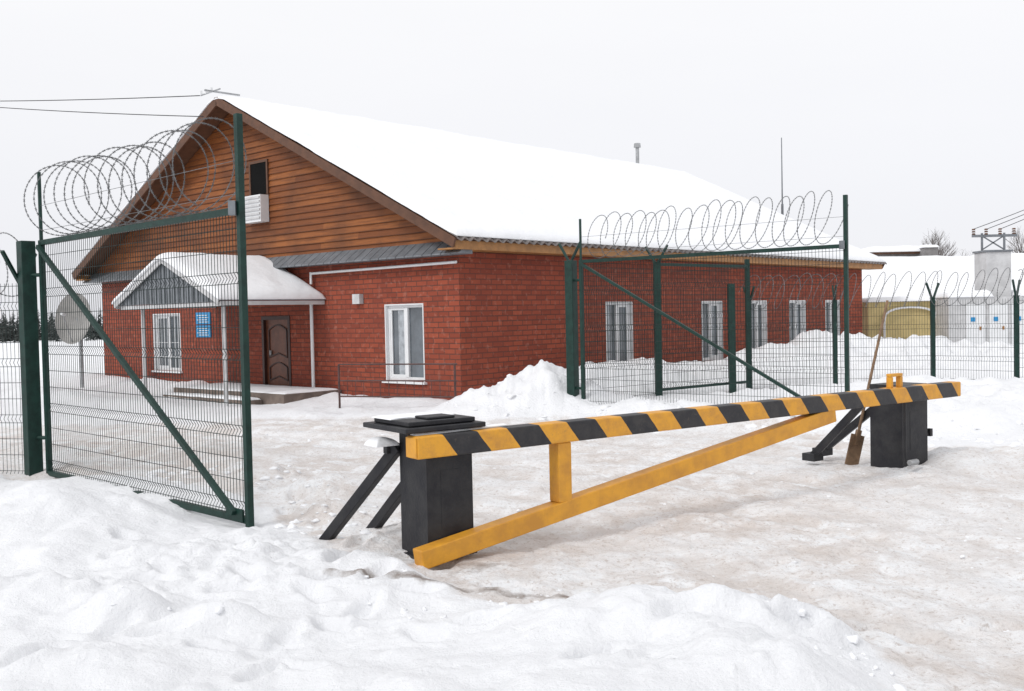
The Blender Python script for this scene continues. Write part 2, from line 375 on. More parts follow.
wall(mb, HW, HT, [], lambda u, z, d: (HL-d, u, z)); wall(mb, HL, HT, [], lambda u, z, d: (u, HW-d, z))
mb.obj('brick_walls', house)
def window(mb, P, u0, u1, z0, z1, cur='l'):
    d0, d1 = .07, .125
    def bx(a0, a1, b0, b1, e0, e1, m):
        p = [P(a0, b0, e0), P(a1, b0, e0), P(a1, b0, e1), P(a0, b0, e1), P(a0, b1, e0), P(a1, b1, e0), P(a1, b1, e1), P(a0, b1, e1)]
        mb.hexa(p, m)
    w = .085
    bx(u0, u0+w, z0, z1, d0, d1, M_white); bx(u1-w, u1, z0, z1, d0, d1, M_white)
    bx(u0+w, u1-w, z0, z0+w, d0, d1, M_white); bx(u0+w, u1-w, z1-w, z1, d0, d1, M_white)
    um = u0+(u1-u0)*.5
    bx(um-.045, um+.045, z0+w, z1-w, d0-.012, d1, M_white)
    for a0, a1, side in ((u0+w, um-.045, 'l'), (um+.045, u1-w, 'r')):
        if cur == side:
            m0 = a0+(a1-a0)*.55
            bx(a0, m0, z0+w, z1-w, .112, .13, M_curtain); bx(m0, a1, z0+w, z1-w, .114, .13, M_glass)
        else: bx(a0, a1, z0+w, z1-w, .112, .13, M_glass)
    a0, a1 = (um+.045, u1-w)
    bx(a0, a0+.05, z0+w, z1-w, d0+.01, .111, M_white); bx(a1-.05, a1, z0+w, z1-w, d0+.01, .111, M_white)
    bx(a0+.05, a1-.05, z0+w, z0+w+.05, d0+.01, .111, M_white); bx(a0+.05, a1-.05, z1-w-.05, z1-w, d0+.01, .111, M_white)
    bx(u0-.06, u1+.06, z0-.05, z0-.003, -.09, d0, M_white)
    bx(u0+.002, u0+.03, z0, z1-.03, -.012, d0-.002, M_white); bx(u1-.03, u1-.002, z0, z1-.03, -.012, d0-.002, M_white); bx(u0+.002, u1-.002, z1-.03, z1-.002, -.012, d0-.002, M_white)
mb = MB()
window(mb, PG, *gops[0], 'r'); window(mb, PG, *gops[1], 'x')
for i, o in enumerate(sops): window(mb, PS, *o, 'lrlrl'[i])
mb.obj('windows', house, .004)
mb = MB()
for i in range(8): mb.tube((-.03, 11.08+i*.19, .52), (-.03, 11.08+i*.19, 2.1), .008, .008, M_white, 4)
for z_ in (.9, 1.3, 1.7): mb.tube((-.03, 11.02, z_), (-.03, 12.48, z_), .008, .008, M_white, 4)
mb.obj('window_grille', house)
mb = MB(); y0, y1 = 5.85, 7.05
mb.box((.06, y0, .25), (.12, y1, 1.97), M_door)
for a0, a1, c0, c1 in ((y0, y0+.09, .25, 1.97), (y1-.09, y1, .25, 1.97), (y0+.09, y1-.09, 1.88, 1.97)): mb.box((-.02, a0, c0), (.058, a1, c1), M_doortrim)
def arch(y_a, y_b, z_a, z_b):
    pts = [(y_a, z_a), (y_a, z_b-.12)]+[(y_a+(y_b-y_a)*t/8, z_b-.12+.12*math.sin(math.pi*t/8)) for t in range(1, 8)]+[(y_b, z_b-.12), (y_b, z_a), ((y_a+y_b)/2, z_a+.1)]
    for p, q_ in zip(pts, pts[1:]+pts[:1]): mb.beam((.05, *p), (.05, *q_), .03, .03, M_doortrim)
arch(6.08, 6.82, .95, 1.75); arch(6.08, 6.82, .38, .82)
mb.box((.0, 6.72, 1.0), (.05, 6.75, 1.12), M_galv)
mb.obj('door', house)
mb = MB()
for xg, sg in ((-.03, -1), (HL+.03, 1)):
    z = 3.2
    while z < 7.35:
        z2 = min(z+.15, 7.38)
        hw0 = (7.40-z)/.487; hw1 = (7.40-z2)/.487
        hw0 = min(hw0, 8.25); hw1 = min(hw1, 8.25)
        xa = xg+sg*.028; xb = xg
        mb.face([(xa, 7.8-hw0, z), (xa, 7.8+hw0, z), (xb, 7.8+hw1, z2), (xb, 7.8-hw1, z2)], M_wood)
        mb.face([(xa, 7.8-hw0, z), (xa, 7.8+hw0, z), (xb, 7.8+hw0, z), (xb, 7.8-hw0, z)], M_wood)
        z += .15
mb.obj('gable_boards', house)
mb = MB()
mb.box((-.075, 6.56, 5.0), (-.02, 7.24, 5.78), M_hole)
for a0, a1, c0, c1 in ((6.50, 6.56, 4.98, 5.84), (7.24, 7.30, 4.98, 5.84), (6.56, 7.24, 5.78, 5.84)): mb.box((-.09, a0, c0), (-.02, a1, c1), M_fascia)
mb.box((-.30, 6.52, 4.30), (-.06, 7.34, 4.96), M_white)
for i in range(6): mb.box((-.33, 6.54, 4.37+i*.1), (-.302, 7.32, 4.42+i*.1), M_dwhite)
mb.obj('attic_hatch_and_vent', house)
mb = MB()
for ya, yb_ in ((-.45, 16.0),):
    n_ = 60
    for i in range(n_):
        a0 = ya+(yb_-ya)*i/n_; a1 = ya+(yb_-ya)*(i+1)/n_-.02
        mb.hexa([(-.42, a0, 3.12), (-.42, a1, 3.12), (-.05, a1, 3.12), (-.05, a0, 3.12), (-.42, a0, 3.15), (-.42, a1, 3.15), (-.062, a1, 3.42), (-.062, a0, 3.42)], M_greymetal)
mb.obj('metal_skirt', house)
mb = MB()
x0, x1 = -.6, HL+.6; ye0, ye1 = -.5, 16.1
for yy in (ye0, ye1):
    mb.hexa([(x0, yy, zr(yy)), (x1, yy, zr(yy)), (x1, 7.8, zr(7.8)), (x0, 7.8, zr(7.8)),
             (x0, yy, zr(yy)+.05), (x1, yy, zr(yy)+.05), (x1, 7.8, zr(7.8)+.05), (x0, 7.8, zr(7.8)+.05)], M_fascia)
mb.obj('roof_deck', house)
mb = MB()
for xx in (x0-.03, x1+.03):
    for yy in (ye0-.03, ye1+.03):
        mb.beam((xx, yy, zr(yy)-.04), (xx, 7.8, zr(7.8)-.04), .05, .2, M_fascia)
mb.obj('rake_boards', house)
mb = MB()
for yy, sg in ((ye0, 1), (ye1, -1)):
    mb.box((x0+.02, min(yy, yy+.04*sg), 3.2), (x1-.02, max(yy, yy+.04*sg), zr(yy)-.005), M_eave)
    mb.box((x0+.02, min(yy+.04*sg, yy+.5*sg), 3.205), (x1-.02, max(yy+.04*sg, yy+.5*sg), 3.235), M_eave)
mb.obj('eave_boards', house)
mb = MB(); n_ = 820; k = mb.mi(M_slate)
for yy, sg in ((ye0-.14, 1), (ye1+.14, -1)):
    base = len(mb.v)
    for i in range(n_+1):
        xx = x0-.05+(x1-x0+.1)*i/n_; w_ = .035*math.sin(2*math.pi*xx/.24)
        for dd in (0, .5):
            y_ = yy+sg*dd
            mb.v.append((xx, y_, zr(y_)+.085+w_))
    for i in range(n_):
        p = base+2*i; mb.f.append((p, p+1, p+3, p+2)); mb.m.append(k)
o = mb.obj('corrugated_edge', house, smooth=True); md = o.modifiers.new('s', 'SOLIDIFY'); md.thickness = .014
def snowslab(name, x0, x1, ya, yb_, zf, parent, th=.17, nx_=120, ny_=50, seed=1, edge=.35, floor=.03, fl=True):
    xs_ = np.linspace(x0, x1, nx_); ys_ = np.linspace(ya, yb_, ny_)
    f_ = lambda a: .5-.5*np.cos(np.pi*(a-a[0])/(a[-1]-a[0]))
    xs_ = x0+(x1-x0)*(.5*f_(xs_)+.5*(xs_-x0)/(x1-x0)); ys_ = ya+(yb_-ya)*(.6*f_(ys_)+.4*(ys_-ya)/(yb_-ya))
    A, B = np.meshgrid(xs_, ys_)
    d = np.minimum(np.minimum(A-x0, x1-A), np.minimum(B-ya, yb_-B))
    d = np.clip(d/edge, 0, 1)
    T = floor+th*np.sqrt(1-(1-d)**2)*(1+.3*fbm(A, B, .7, 4, seed))+.02*fbm(A, B, 3, 3, seed+2)*d
    ZF = np.vectorize(zf)(B) if fl else zf(A, B)
    AA = A+.03*fbm(A, B, 2.5, 3, seed+5)*(d < .05); BB = B+.03*fbm(A, B, 2.5, 3, seed+6)*(d < .05)
    top = np.stack([AA, BB, ZF+T], -1).reshape(-1, 3); bot = np.stack([AA, BB, ZF], -1).reshape(-1, 3)
    m_ = MB(); k_ = m_.mi(M_snow); n1_ = len(top)
    m_.v = [tuple(p) for p in top]+[tuple(p) for p in bot]
    id_ = lambda i, j: i*nx_+j
    for i in range(ny_-1):
        for j in range(nx_-1):
            q_ = (id_(i, j), id_(i, j+1), id_(i+1, j+1), id_(i+1, j)); m_.f.append(q_); m_.f.append(tuple(n1_+a for a in q_[::-1]))
    bd = [id_(0, j) for j in range(nx_)]+[id_(i, nx_-1) for i in range(1, ny_)]+[id_(ny_-1, j) for j in range(nx_-2, -1, -1)]+[id_(i, 0) for i in range(ny_-2, 0, -1)]
    for a, c_ in zip(bd, bd[1:]+bd[:1]): m_.f.append((a, c_, n1_+c_, n1_+a))
    m_.m = [k_]*len(m_.f)
    return m_.obj(name, parent, smooth=True)
snowslab('roof_snow', x0-.06, x1+.06, ye0-.10, ye1+.10, lambda y: zr(y)+.115 if abs(y-7.8) > .25 else zr(8.05)+.115, house, .11, 260, 90, 1, .4, .02)
cy0, cy1, cyr = 4.46, 9.13, 6.8
def zc(y): return 3.32-(1.0/2.335)*abs(y-cyr)
mb = MB()
mb.face([(-2.72, cy0+.06, 2.3), (-2.72, cy1-.06, 2.3), (-2.72, cyr, 3.3)], M_greymetal)
n_ = 22
for i in range(n_):
    a0 = cy0+.1+(cy1-cy0-.2)*i/n_; zt_ = min(zc(a0), zc(a0+.05))-.03
    mb.box((-2.745, a0, 2.31), (-2.722, a0+.05, max(2.33, zt_)), M_greymetal)
for yy in (cy0, cy1):
    mb.hexa([(-2.78, yy, zc(yy)), (-.02, yy, zc(yy)), (-.02, cyr, zc(cyr)), (-2.78, cyr, zc(cyr)), (-2.78, yy, zc(yy)+.04), (-.02, yy, zc(yy)+.04), (-.02, cyr, zc(cyr)+.04), (-2.78, cyr, zc(cyr)+.04)], M_greymetal)
    mb.beam((-2.8, yy, zc(yy)-.02), (-2.8, cyr, zc(cyr)-.02), .03, .12, M_dwhite)
    mb.box((-2.76, yy-.02, zc(yy)-.1), (-.02, yy+.02, zc(yy)-.01), M_dwhite)
mb.box((-2.7, cy0+.1, 2.2), (-2.62, cy1-.1, 2.29), M_dwhite)
for yy in (4.75, 8.3): mb.tube((-2.5, yy, -.1), (-2.5, yy, 2.3), .05, .05, M_dwhite, 10)
mb.obj('porch_canopy', house)
snowslab('canopy_snow', -2.85, -.03, cy0-.06, cy1+.06, lambda y: zc(y)+.045 if abs(y-cyr) > .15 else zc(cyr+.15)+.045, house, .15, 40, 50, 9, .25)
mb = MB(); mb.box((-1.6, 3.9, -.3), (-.01, 8.6, .24), M_concrete); mb.box((-2.0, 4.7, -.3), (-1.605, 8.4, .1), M_concrete)
mb.obj('porch_steps', house, .01)
snowslab('porch_snow', -1.55, -.05, 3.95, 8.5, lambda y: .242, house, .05, 40, 50, 4, .4, .002)
snowslab('step_snow', -1.98, -1.62, 4.75, 8.35, lambda y: .102, house, .05, 20, 50, 44, .15, .002)
mb = MB()
for (a0, a1, c0, c1) in ((9.4, 10.15, 1.8, 2.12), (9.4, 10.15, 1.45, 1.77)):
    mb.box((-.03, a0, c0), (-.003, a1, c1), M_blue)
    for i in range(4): mb.box((-.034, a0+.1+.04*(i % 2), c0+.05+i*.06), (-.0305, a1-.08-.06*((i+1) % 2), c0+.068+i*.06), M_white)
mb.obj('name_plates', house)
mb = MB()
mb.tube((-.1, 4.85, .1), (-.1, 4.85, 2.28), .04, .04, M_white)
mb.tube((-.09, 4.85, 2.95), (-.09, -.02, 2.98), .03, .03, M_white); mb.tube((-.09, 4.85, 2.7), (-.09, 4.85, 2.98), .03, .03, M_white)
mb.box((-.12, 3.05, 2.2), (-.003, 3.3, 2.42), M_dwhite)
mb.obj('wall_pipes', house)
mb = MB()
mb.beam((-.9, 7.9, 7.62), (.1, 7.9, 7.64), .04, .04, M_galv); mb.tube((-.65, 7.6, 7.64), (-.65, 8.5, 7.62), .02, .02, M_galv, 6)
for yy in (8.0, 8.25, 8.48): mb.tube((-.65, yy, 7.62), (-.65, yy, 7.74), .035, .03, M_white, 6)
mb.tube((17.7, 7.9, 7), (17.7, 7.9, 8.25), .07, .07, M_galv); mb.tube((17.7, 7.9, 8.22), (17.7, 7.9, 8.38), .14, .12, M_galv, 10)
mb.obj('ridge_bracket_and_flue', house)

# ------------------------------------------------------------------ barrier
bar = empty('road_barrier', (-.765, 7.47, 0), math.atan2(.582, .813))
mb = MB(); mb.box((0, -.08, .83), (7.33, .08, 1.0), M_stripe); mb.obj('striped_beam', bar, .012)
mb = MB(); mb.box((-.012, -.075, .838), (-.001, .075, .992), M_yellow); mb.obj('beam_end_cap', bar, .004)
mb = MB(); mb.beam((0.03, 0, .065), (5.0, 0, .79), .14, .15, M_yellow); mb.obj('diagonal_brace', bar, .01)
mb = MB(); mb.box((1.34, -.065, .335), (1.48, .065, .828), M_yellow); mb.obj('strut', bar, .008)
def station(s0, w, nm, feet):
    mb = MB()
    mb.box((s0, .085, -.1), (s0+w, .5, 1.0), M_black)
    mb.box((s0-.04, .10, -.1), (s0+w+.04, .52, .03), M_black)
    mb.box((s0+w*.3, .0825, .25), (s0+w*.7, .0845, .7), M_black)
    mb.obj(nm+'_box', bar, .008)
    mb = MB()
    for sx, (fx_, fy_, fz) in zip((s0-.05, s0+w-.1), feet):
        mb.beam((sx+.04, .5, .86), (fx_, fy_, fz), .085, .085, M_black)
        mb.box((fx_-.09, fy_-.08, fz-.06), (fx_+.09, fy_+.1, fz+.03), M_black)
    mb.beam((s0-.1, .56, .84), (s0+w, .56, .84), .06, .07, M_black)
    mb.obj(nm+'_rear_braces', bar, .006)
station(.17, .42, 'near_post', ((-.15, 1.3, -.02), (.36, 1.42, -.02))); station(6.4, .5, 'far_post', ((6.2, 1.15, .12), (6.65, 1.35, .12)))
mb = MB(); mb.box((-.06, -.02, 1.02), (.66, .68, 1.06), M_black); mb.box((.05, .05, 1.0), (.55, .5, 1.02), M_black); mb.box((.0, .04, 1.063), (.6, .6, 1.10), M_black)
mb.box((.2, .1, 1.10), (.45, .3, 1.12), M_black)
mb.obj('near_post_plate', bar, .008)
snowslab('plate_snow', -.02, .58, .30, .6, lambda y: 1.10, bar, .022, 40, 30, 21, .14, .001)
snowslab('rear_snow', -.06, .14, .45, .66, lambda y: .878, bar, .06, 20, 20, 22, .09, .002)
snowslab('beam_snow', .02, .9, .01, .075, lambda y: 1.0, bar, .022, 60, 10, 23, .05, .001)
mb = MB()
for sx in (6.02, 6.2): mb.box((sx, -.03, 1.0), (sx+.045, .03, 1.12), M_yellow)
mb.box((6.02, -.03, 1.122), (6.245, .03, 1.155), M_yellow)
mb.obj('beam_bracket', bar, .005)
mb = MB()
mb.tube((6.88, .2, .34), (7.02, .14, .40), .018, .018, M_black, 8); mb.box((7.0, .11, .37), (7.05, .16, .46), M_black)
mb.tube((6.32, .0, .1), (6.32, 0, .83), .018, .018, M_black, 8)
mb.tube((6.25, -.1, .16), (6.39, -.1, .16), .035, .035, M_galv, 8)
mb.obj('lock_handle', bar, .004)

# shovel
sh = empty('wooden_shovel', (0, 0, 0))
mb = MB(); zb = H(4.12, 12.0)
B0 = Vector((4.12, 12.0, zb+.26)); T0 = Vector((4.55, 12.1, 1.97))
mb.tube(B0, T0, .02, .016, M_woodstick, 8)
mb.obj('handle', sh)
mb = MB(); d_ = (T0-B0).normalized()
mb.beam(B0+d_*.10, B0-d_*.28, .18, .02, M_woodstick, up=(.3, -1, .2)); mb.beam(B0+d_*.16, B0-d_*.02, .06, .05, M_woodstick, up=(.3, -1, .2))
mb.obj('blade', sh, .004)

# ------------------------------------------------------------------ gates & fences
def meshpanel(mb, p0, p1, z0, z1, sp=.055, r=.0037, hz=.2):
    p0 = Vector((*p0, 0)); p1 = Vector((*p1, 0)); L = (p1-p0).length; d = (p1-p0)/L; nrm = Vector((-d.y, d.x, 0))
    n_ = int(L/sp)
    zs = []; z = z0+.03; i = 0
    while z < z1:
        zs.append(z); z += (.1 if i % 4 == 0 else hz); i += 1
    for i in range(n_+1):
        p = p0+d*(i*L/n_)
        prev = (p.x, p.y, z0)
        for k_ in range(0, len(zs)-1, 4):
            a, c_ = zs[k_], zs[k_+1]; m_ = (a+c_)/2
            q = [(p.x, p.y, a), (p.x+nrm.x*.03, p.y+nrm.y*.03, m_), (p.x, p.y, c_)]
            for t in q:
                if (Vector(t)-Vector(prev)).length > 1e-4: mb.tube(prev, t, r, r, M_wire, 3, False)
                prev = t
        mb.tube(prev, (p.x, p.y, z1), r, r, M_wire, 3, False)
    for z in zs: mb.tube((p0.x, p0.y, z), (p1.x, p1.y, z), r*1.1, r*1.1, M_wire, 3, False)
def razor(p0, p1, R_, pitch, parent, name='razor_coil', seed=0, phase=0):
    rr = random.Random(seed); p0 = Vector(p0); p1 = Vector(p1); L = (p1-p0).length; d = (p1-p0)/L
    side = Vector((-d.y, d.x, 0)).normalized(); up = Vector((0, 0, 1))
    loops = L/pitch; n_ = int(loops*44); pts = []
    ph = [rr.uniform(-.09, .09) for _ in range(int(loops)+3)]; rv = [rr.uniform(.9, 1.06) for _ in range(int(loops)+3)]
    for i in range(n_+1):
        t = i/n_; a = t*loops*2*math.pi+phase; k_ = int(t*loops); f_ = t*loops-k_
        o_ = ph[k_]*(1-f_)+ph[k_+1]*f_; rad = R_*(rv[k_]*(1-f_)+rv[k_+1]*f_)
        pts.append(p0+d*(t*L+o_+.13*math.sin(a))+side*math.cos(a)*rad+up*(math.sin(a)*rad+(rad-R_)))
    curve(name, pts, .0042, M_razor, parent)
    mb = MB(); last = pts[0]; acc = 0
    for a_, c_ in zip(pts, pts[1:]):
        acc += (c_-a_).length
        if acc > .05:
            acc = 0; t_ = (c_-a_).normalized(); u_ = Vector((rr.uniform(-1, 1), rr.uniform(-1, 1), rr.uniform(-1, 1))).cross(t_).normalized()
            w_ = t_.cross(u_); m_ = (a_+c_)/2
            for uu in (u_, w_):
                mb.face([m_-t_*.018-uu*.016, m_-uu*.005, m_+t_*.018-uu*.016, m_+t_*.006, m_+t_*.018+uu*.016, m_+uu*.005, m_-t_*.018+uu*.016, m_-t_*.006], M_razor)
    mb.obj(name+'_barbs', parent)
def gate(name, A, Bp, ztop=2.92, zb=.08, tall=3.75, pitch=.36, seed=1, hinge=None, c0=.28, c1=.12):
    g_ = empty(name, (0, 0, 0)); mb = MB(); A = Vector((*A, 0)); Bp = Vector((*Bp, 0)); d = (Bp-A).normalized()
    def P(p, z): return (p.x, p.y, z)
    mb.beam(P(A, zb), P(A, ztop), .06, .06, M_green, up=d); mb.beam(P(Bp, zb-.08), P(Bp, tall), .06, .06, M_green, up=d)
    mb.beam(P(A, ztop+.002), P(A, tall), .035, .035, M_green, up=d)
    mb.beam(P(A+d*.03, ztop-.03), P(Bp-d*.03, ztop-.03), .06, .06, M_green); mb.beam(P(A+d*.03, zb+.03), P(Bp-d*.03, zb+.03), .06, .06, M_green)
    sn = Vector((d.y, -d.x, 0))*.062
    mb.beam(P(A+d*.05+sn, ztop-.08), P(Bp-d*.16+sn, zb+.09), .05, .05, M_green)
    mb.tube(P(A, ztop+.12), P(Bp, ztop+.12), .004, .004, M_razor, 4); mb.tube(P(A, ztop+.42), P(Bp, ztop+.42), .004, .004, M_razor, 4)
    mb.box((Bp.x-.1, Bp.y-.05, ztop-.08), (Bp.x-.035, Bp.y+.02, ztop+.05), M_greymetal)
    mb.beam(P(Bp-d*.34+sn*.55, zb+.07), P(Bp-d*.05+sn*.55, zb+.07), .02, .12, M_green)
    mb.obj('frame', g_, .004)
    mb = MB(); meshpanel(mb, (A.x+d.x*.05, A.y+d.y*.05), (Bp.x-d.x*.04, Bp.y-d.y*.04), zb+.06, ztop-.06); mb.obj('wire_mesh', g_)
    razor(P(A+d*c0, ztop+.42), P(Bp-d*c1, ztop+.42), .40, pitch, g_, seed=seed)
    if hinge:
        mb = MB(); w = .17
        hx, hy = hinge
        mb.beam((hx, hy, -.2), (hx, hy, ztop), w, w, M_green, up=d)
        for z_ in (.5, 2.5): mb.tube((A.x, A.y, z_), (hx, hy, z_), .025, .025, M_green, 8)
        mb.obj('hinge_post', g_, .006)
    return g_
gate('gate', (-5.72, 12.25), (-2.42, 9.05), seed=3, zb=.04, pitch=.27, hinge=(-5.95, 12.33), c0=.5, c1=.4)
gate('gate', (1.30, 18.45), (5.16, 15.4), ztop=2.87, tall=3.62, seed=5, pitch=.25, hinge=(1.12, 18.6))

def fence(name, pts, zt, pw=.08, arms=True, first=True, coil=.36, seed=0, pitch=.28):
    f_ = empty(name, (0, 0, 0)); mb = MB(); m2 = MB()
    for i, (x, y) in enumerate(pts):
        g0 = H(x, y)
        if i > 0 or first:
            mb.beam((x, y, g0-.3), (x, y, zt), pw, pw, M_green, up=(1, 0, 0))
            mb.box((x-pw/2-.01, y-pw/2-.01, zt+.001), (x+pw/2+.01, y+pw/2+.01, zt+.02), M_green)
        if arms:
            j = min(i, len(pts)-2); d = (Vector((*pts[j+1], 0))-Vector((*pts[j], 0))).normalized(); s_ = Vector((-d.y, d.x, 0))
            for q in (-1, 1): mb.beam((x, y, zt-.05), (x+s_.x*.3*q, y+s_.y*.3*q, zt+.34), .04, .04, M_green, up=d)
    for a_, c_ in zip(pts, pts[1:]):
        meshpanel(m2, a_, c_, min(H(*a_), H(*c_))-.1, zt-.04)
        if coil: razor((*a_, zt+.22), (*c_, zt+.22), coil, pitch, f_, 'razor_coil', seed+int(a_[0]*10))
    mb.obj('posts', f_, .004); m2.obj('wire_mesh', f_)
    return f_
fence('wire_fence', [(-6.07, 12.4), (-8.5, 12.9), (-11, 13.4)], 2.45, first=False, coil=.42, pitch=.34)
fence('wire_fence', [(1.12, 18.75), (2.95, 20.2)], 2.87, pw=.14, first=False, coil=0)
fence('wire_fence', [(5.3, 22.3), (7.3, 22.6), (9.35, 22.2), (10.55, 20.9), (12.4, 19.4)], 2.05, coil=.38, seed=4)
wk = empty('wicket_gate'); mb = MB()
mb.beam((5.22, 22.1, -.2), (5.22, 22.1, 3.0), .1, .1, M_green, up=(1, 0, 0)); mb.beam((4.73, 21.5, -.2), (4.73, 21.5, 2.45), .14, .14, M_green, up=(1, 0, 0))
mb.beam((3.02, 20.26, 2.84), (5.2, 22.05, 2.84), .06, .06, M_green); mb.beam((3.02, 20.26, .3), (5.2, 22.05, .3), .05, .05, M_green)
mb.obj('frame', wk, .004); mb = MB(); meshpanel(mb, (3.05, 20.28), (4.7, 21.6), .3, 2.8); mb.obj('wire_mesh', wk)

rl = empty('metal_railing'); mb = MB(); A = Vector((-3.53, 20.3, 0)); Bq = Vector((-1.08, 19.5, 0))
for t in (0, .98): p = A.lerp(Bq, t); mb.tube((p.x, p.y, -.2), (p.x, p.y, .95), .022, .022, M_rust, 8)
for z in (.95, .62, .3): mb.tube((A.x, A.y, z), (Bq.x, Bq.y, z), .016, .016, M_rust, 6)
for i in range(1, 14): p = A.lerp(Bq, i/14); mb.tube((p.x, p.y, .3), (p.x, p.y, .62), .006, .006, M_rust, 5)
mb.obj('bars', rl)

sd = empty('satellite_dish', (-12.0, 27.6, 0), 0); mb = MB(); k = mb.mi(M_dish)
ax = Vector((-.05, -.98, .2)).normalized(); a_ = ax.cross(Vector((0, 0, 1))).normalized(); c_ = ax.cross(a_); cen = Vector((0, 0, 2.0))
rings = 8; seg_ = 28
for i in range(rings+1):
    r_ = .72*i/rings
    for j in range(seg_):
        t = 2*math.pi*j/seg_; mb.v.append(tuple(cen+a_*math.cos(t)*r_*.7+c_*math.sin(t)*r_+ax*(r_*r_*.35)))
for i in range(rings):
    for j in range(seg_): mb.f.append((i*seg_+j, i*seg_+(j+1) % seg_, (i+1)*seg_+(j+1) % seg_, (i+1)*seg_+j)); mb.m.append(k)
mb.obj('reflector', sd, smooth=True); mb = MB()
mb.tube((0.05, .12, -.2), (.05, .12, 2.05), .05, .05, M_galv); mb.tube(cen-c_*-.65+ax*.15, cen+ax*.75, .015, .015, M_galv, 6); mb.tube(cen+ax*.68, cen+ax*.82, .05, .04, M_white, 8)
mb.beam((.05, .12, 2.0), tuple(cen), .08, .08, M_galv)
mb.obj('mount', sd)

lr = MB(); lr.tube((10.75, 39.5, 0), (10.75, 39.5, 6.0), .06, .05, M_greymetal); lr.tube((10.75, 39.5, 6.0), (10.75, 39.5, 8.6), .03, .018, M_greymetal, 6); lr.obj('lightning_rod')

yh = empty('yellow_house', (0, 0, 0)); mb = MB()
mb.box((16.6, 46.5, -.3), (34, 53.5, 2.35), M_ywall)
mb.face([(16.6, 46.5, 2.35), (16.6, 53.5, 2.35), (16.6, 50, 4.0)], M_ywall)
mb.obj('walls', yh)
mb = MB()
for i in range(5):
    xx = 18+i*3.1; mb.box((xx, 46.44, .9), (xx+1.1, 46.495, 2.0), M_white); mb.box((xx+.1, 46.42, 1.0), (xx+1.0, 46.438, 1.9), M_glass)
mb.obj('windows', yh)
zy = lambda y: 4.1-.5*abs(y-50)
mb = MB()
for yy in (46, 54): mb.hexa([(16.1, yy, zy(yy)-.08), (34.5, yy, zy(yy)-.08), (34.5, 50, 4.02), (16.1, 50, 4.02), (16.1, yy, zy(yy)), (34.5, yy, zy(yy)), (34.5, 50, 4.1), (16.1, 50, 4.1)], M_fascia)
mb.obj('roof', yh)
snowslab('roof_snow', 16.05, 34.6, 45.95, 54.05, lambda y: zy(y)+.003, yh, .3, 60, 40, 31, .4)
yg = empty('yellow_garage'); mb = MB()
mb.box((12.9, 36.2, -.2), (15.3, 39.5, 2.05), M_ywall); mb.obj('walls', yg)
mb = MB(); pr = None
for t in range(0, 11):
    a0 = math.pi*t/10; p = (14.4-math.cos(a0)*.95, 36.1, 1.35+.5*math.sin(a0)**.6 if 0 < t < 10 else 1.35)
    if pr: mb.beam(pr, p, .07, .07, M_white)
    pr = p
mb.beam((13.45, 36.1, 0), (13.45, 36.1, 1.35), .07, .07, M_white); mb.beam((15.35, 36.1, 0), (15.35, 36.1, 1.35), .07, .07, M_white)
mb.obj('arched_frame', yg); snowslab('roof_snow', 12.8, 15.4, 36.05, 39.6, lambda y: 2.055, yg, .15, 30, 30, 33, .25)
gb = empty('grey_building'); mb = MB()
mb.box((21.6, 60, -.3), (24.4, 68, 5.0), M_gwall); mb.box((24.4, 59, -.3), (25.2, 64, 5.3), M_gwall); mb.box((22.2, 59.94, 3.2), (23.0, 59.995, 4.2), M_glass)
mb.box((21.4, 59.7, 5.0), (24.7, 68.3, 5.12), M_fascia); mb.obj('walls', gb)
snowslab('roof_snow', 21.3, 24.75, 59.6, 68.4, lambda y: 5.122, gb, .3, 30, 30, 35, .3)
snowslab('parapet_snow', 24.35, 25.25, 58.9, 64.1, lambda y: 5.302, gb, .15, 20, 20, 36, .2)
ss = empty('transformer_substation'); mb = MB()
mb.box((15.3, 35, -.2), (19.5, 37.6, 2.15), M_dwhite)
for xx in (15.9, 16.7, 17.5, 18.3): mb.box((xx, 34.96, .35), (xx+.66, 34.997, 1.9), M_white)
for xx in (15.95, 16.75, 17.55):
    mb.box((xx+.1, 34.93, 1.3), (xx+.25, 34.958, 1.45), M_blue); mb.box((xx+.4, 34.93, 1.0), (xx+.47, 34.958, 1.12), M_eave)
mb.box((16.9, 35.6, 2.15), (17.8, 36.5, 3.75), M_dwhite); mb.box((16.85, 35.55, 3.75), (17.85, 36.55, 3.82), M_greymetal)
mb.obj('cabinet', ss, .01)
mb = MB()
for xx in (16.95, 17.75): mb.beam((xx, 36, 3.8), (xx, 36, 4.45), .06, .06, M_greymetal)
mb.beam((16.6, 36, 4.35), (18.2, 36, 4.35), .09, .09, M_greymetal); mb.beam((16.95, 36, 3.85), (17.75, 36, 4.35), .04, .04, M_greymetal)
mb.beam((17.75, 36, 3.85), (16.95, 36, 4.35), .04, .04, M_greymetal)
for xx in (16.65, 17.1, 17.6, 18.1):
    for q in range(3): mb.tube((xx, 36, 4.4+q*.08), (xx, 36, 4.45+q*.08), .07, .05, M_fascia, 8)
mb.obj('insulator_frame', ss)
snowslab('roof_snow', 15.25, 16.85, 34.95, 37.65, lambda y: 2.152, ss, .2, 20, 20, 41, .2); snowslab('roof_snow', 17.85, 19.55, 34.95, 37.65, lambda y: 2.152, ss, .2, 20, 20, 42, .2)
def sag(p, q, s_, n_=24):
    p = Vector(p); q = Vector(q); return [p.lerp(q, i/n_)-Vector((0, 0, s_*4*(i/n_)*(1-i/n_))) for i in range(n_+1)]
pl = empty('power_line')
curve('wire', sag((-7.65, 25.1, 7.5), (-22.7, 34.6, 9.75), .1), .012, M_black, pl); curve('wire', sag((-7.6, 25.2, 7.0), (-22.7, 34.6, 9.95), .12), .012, M_black, pl)
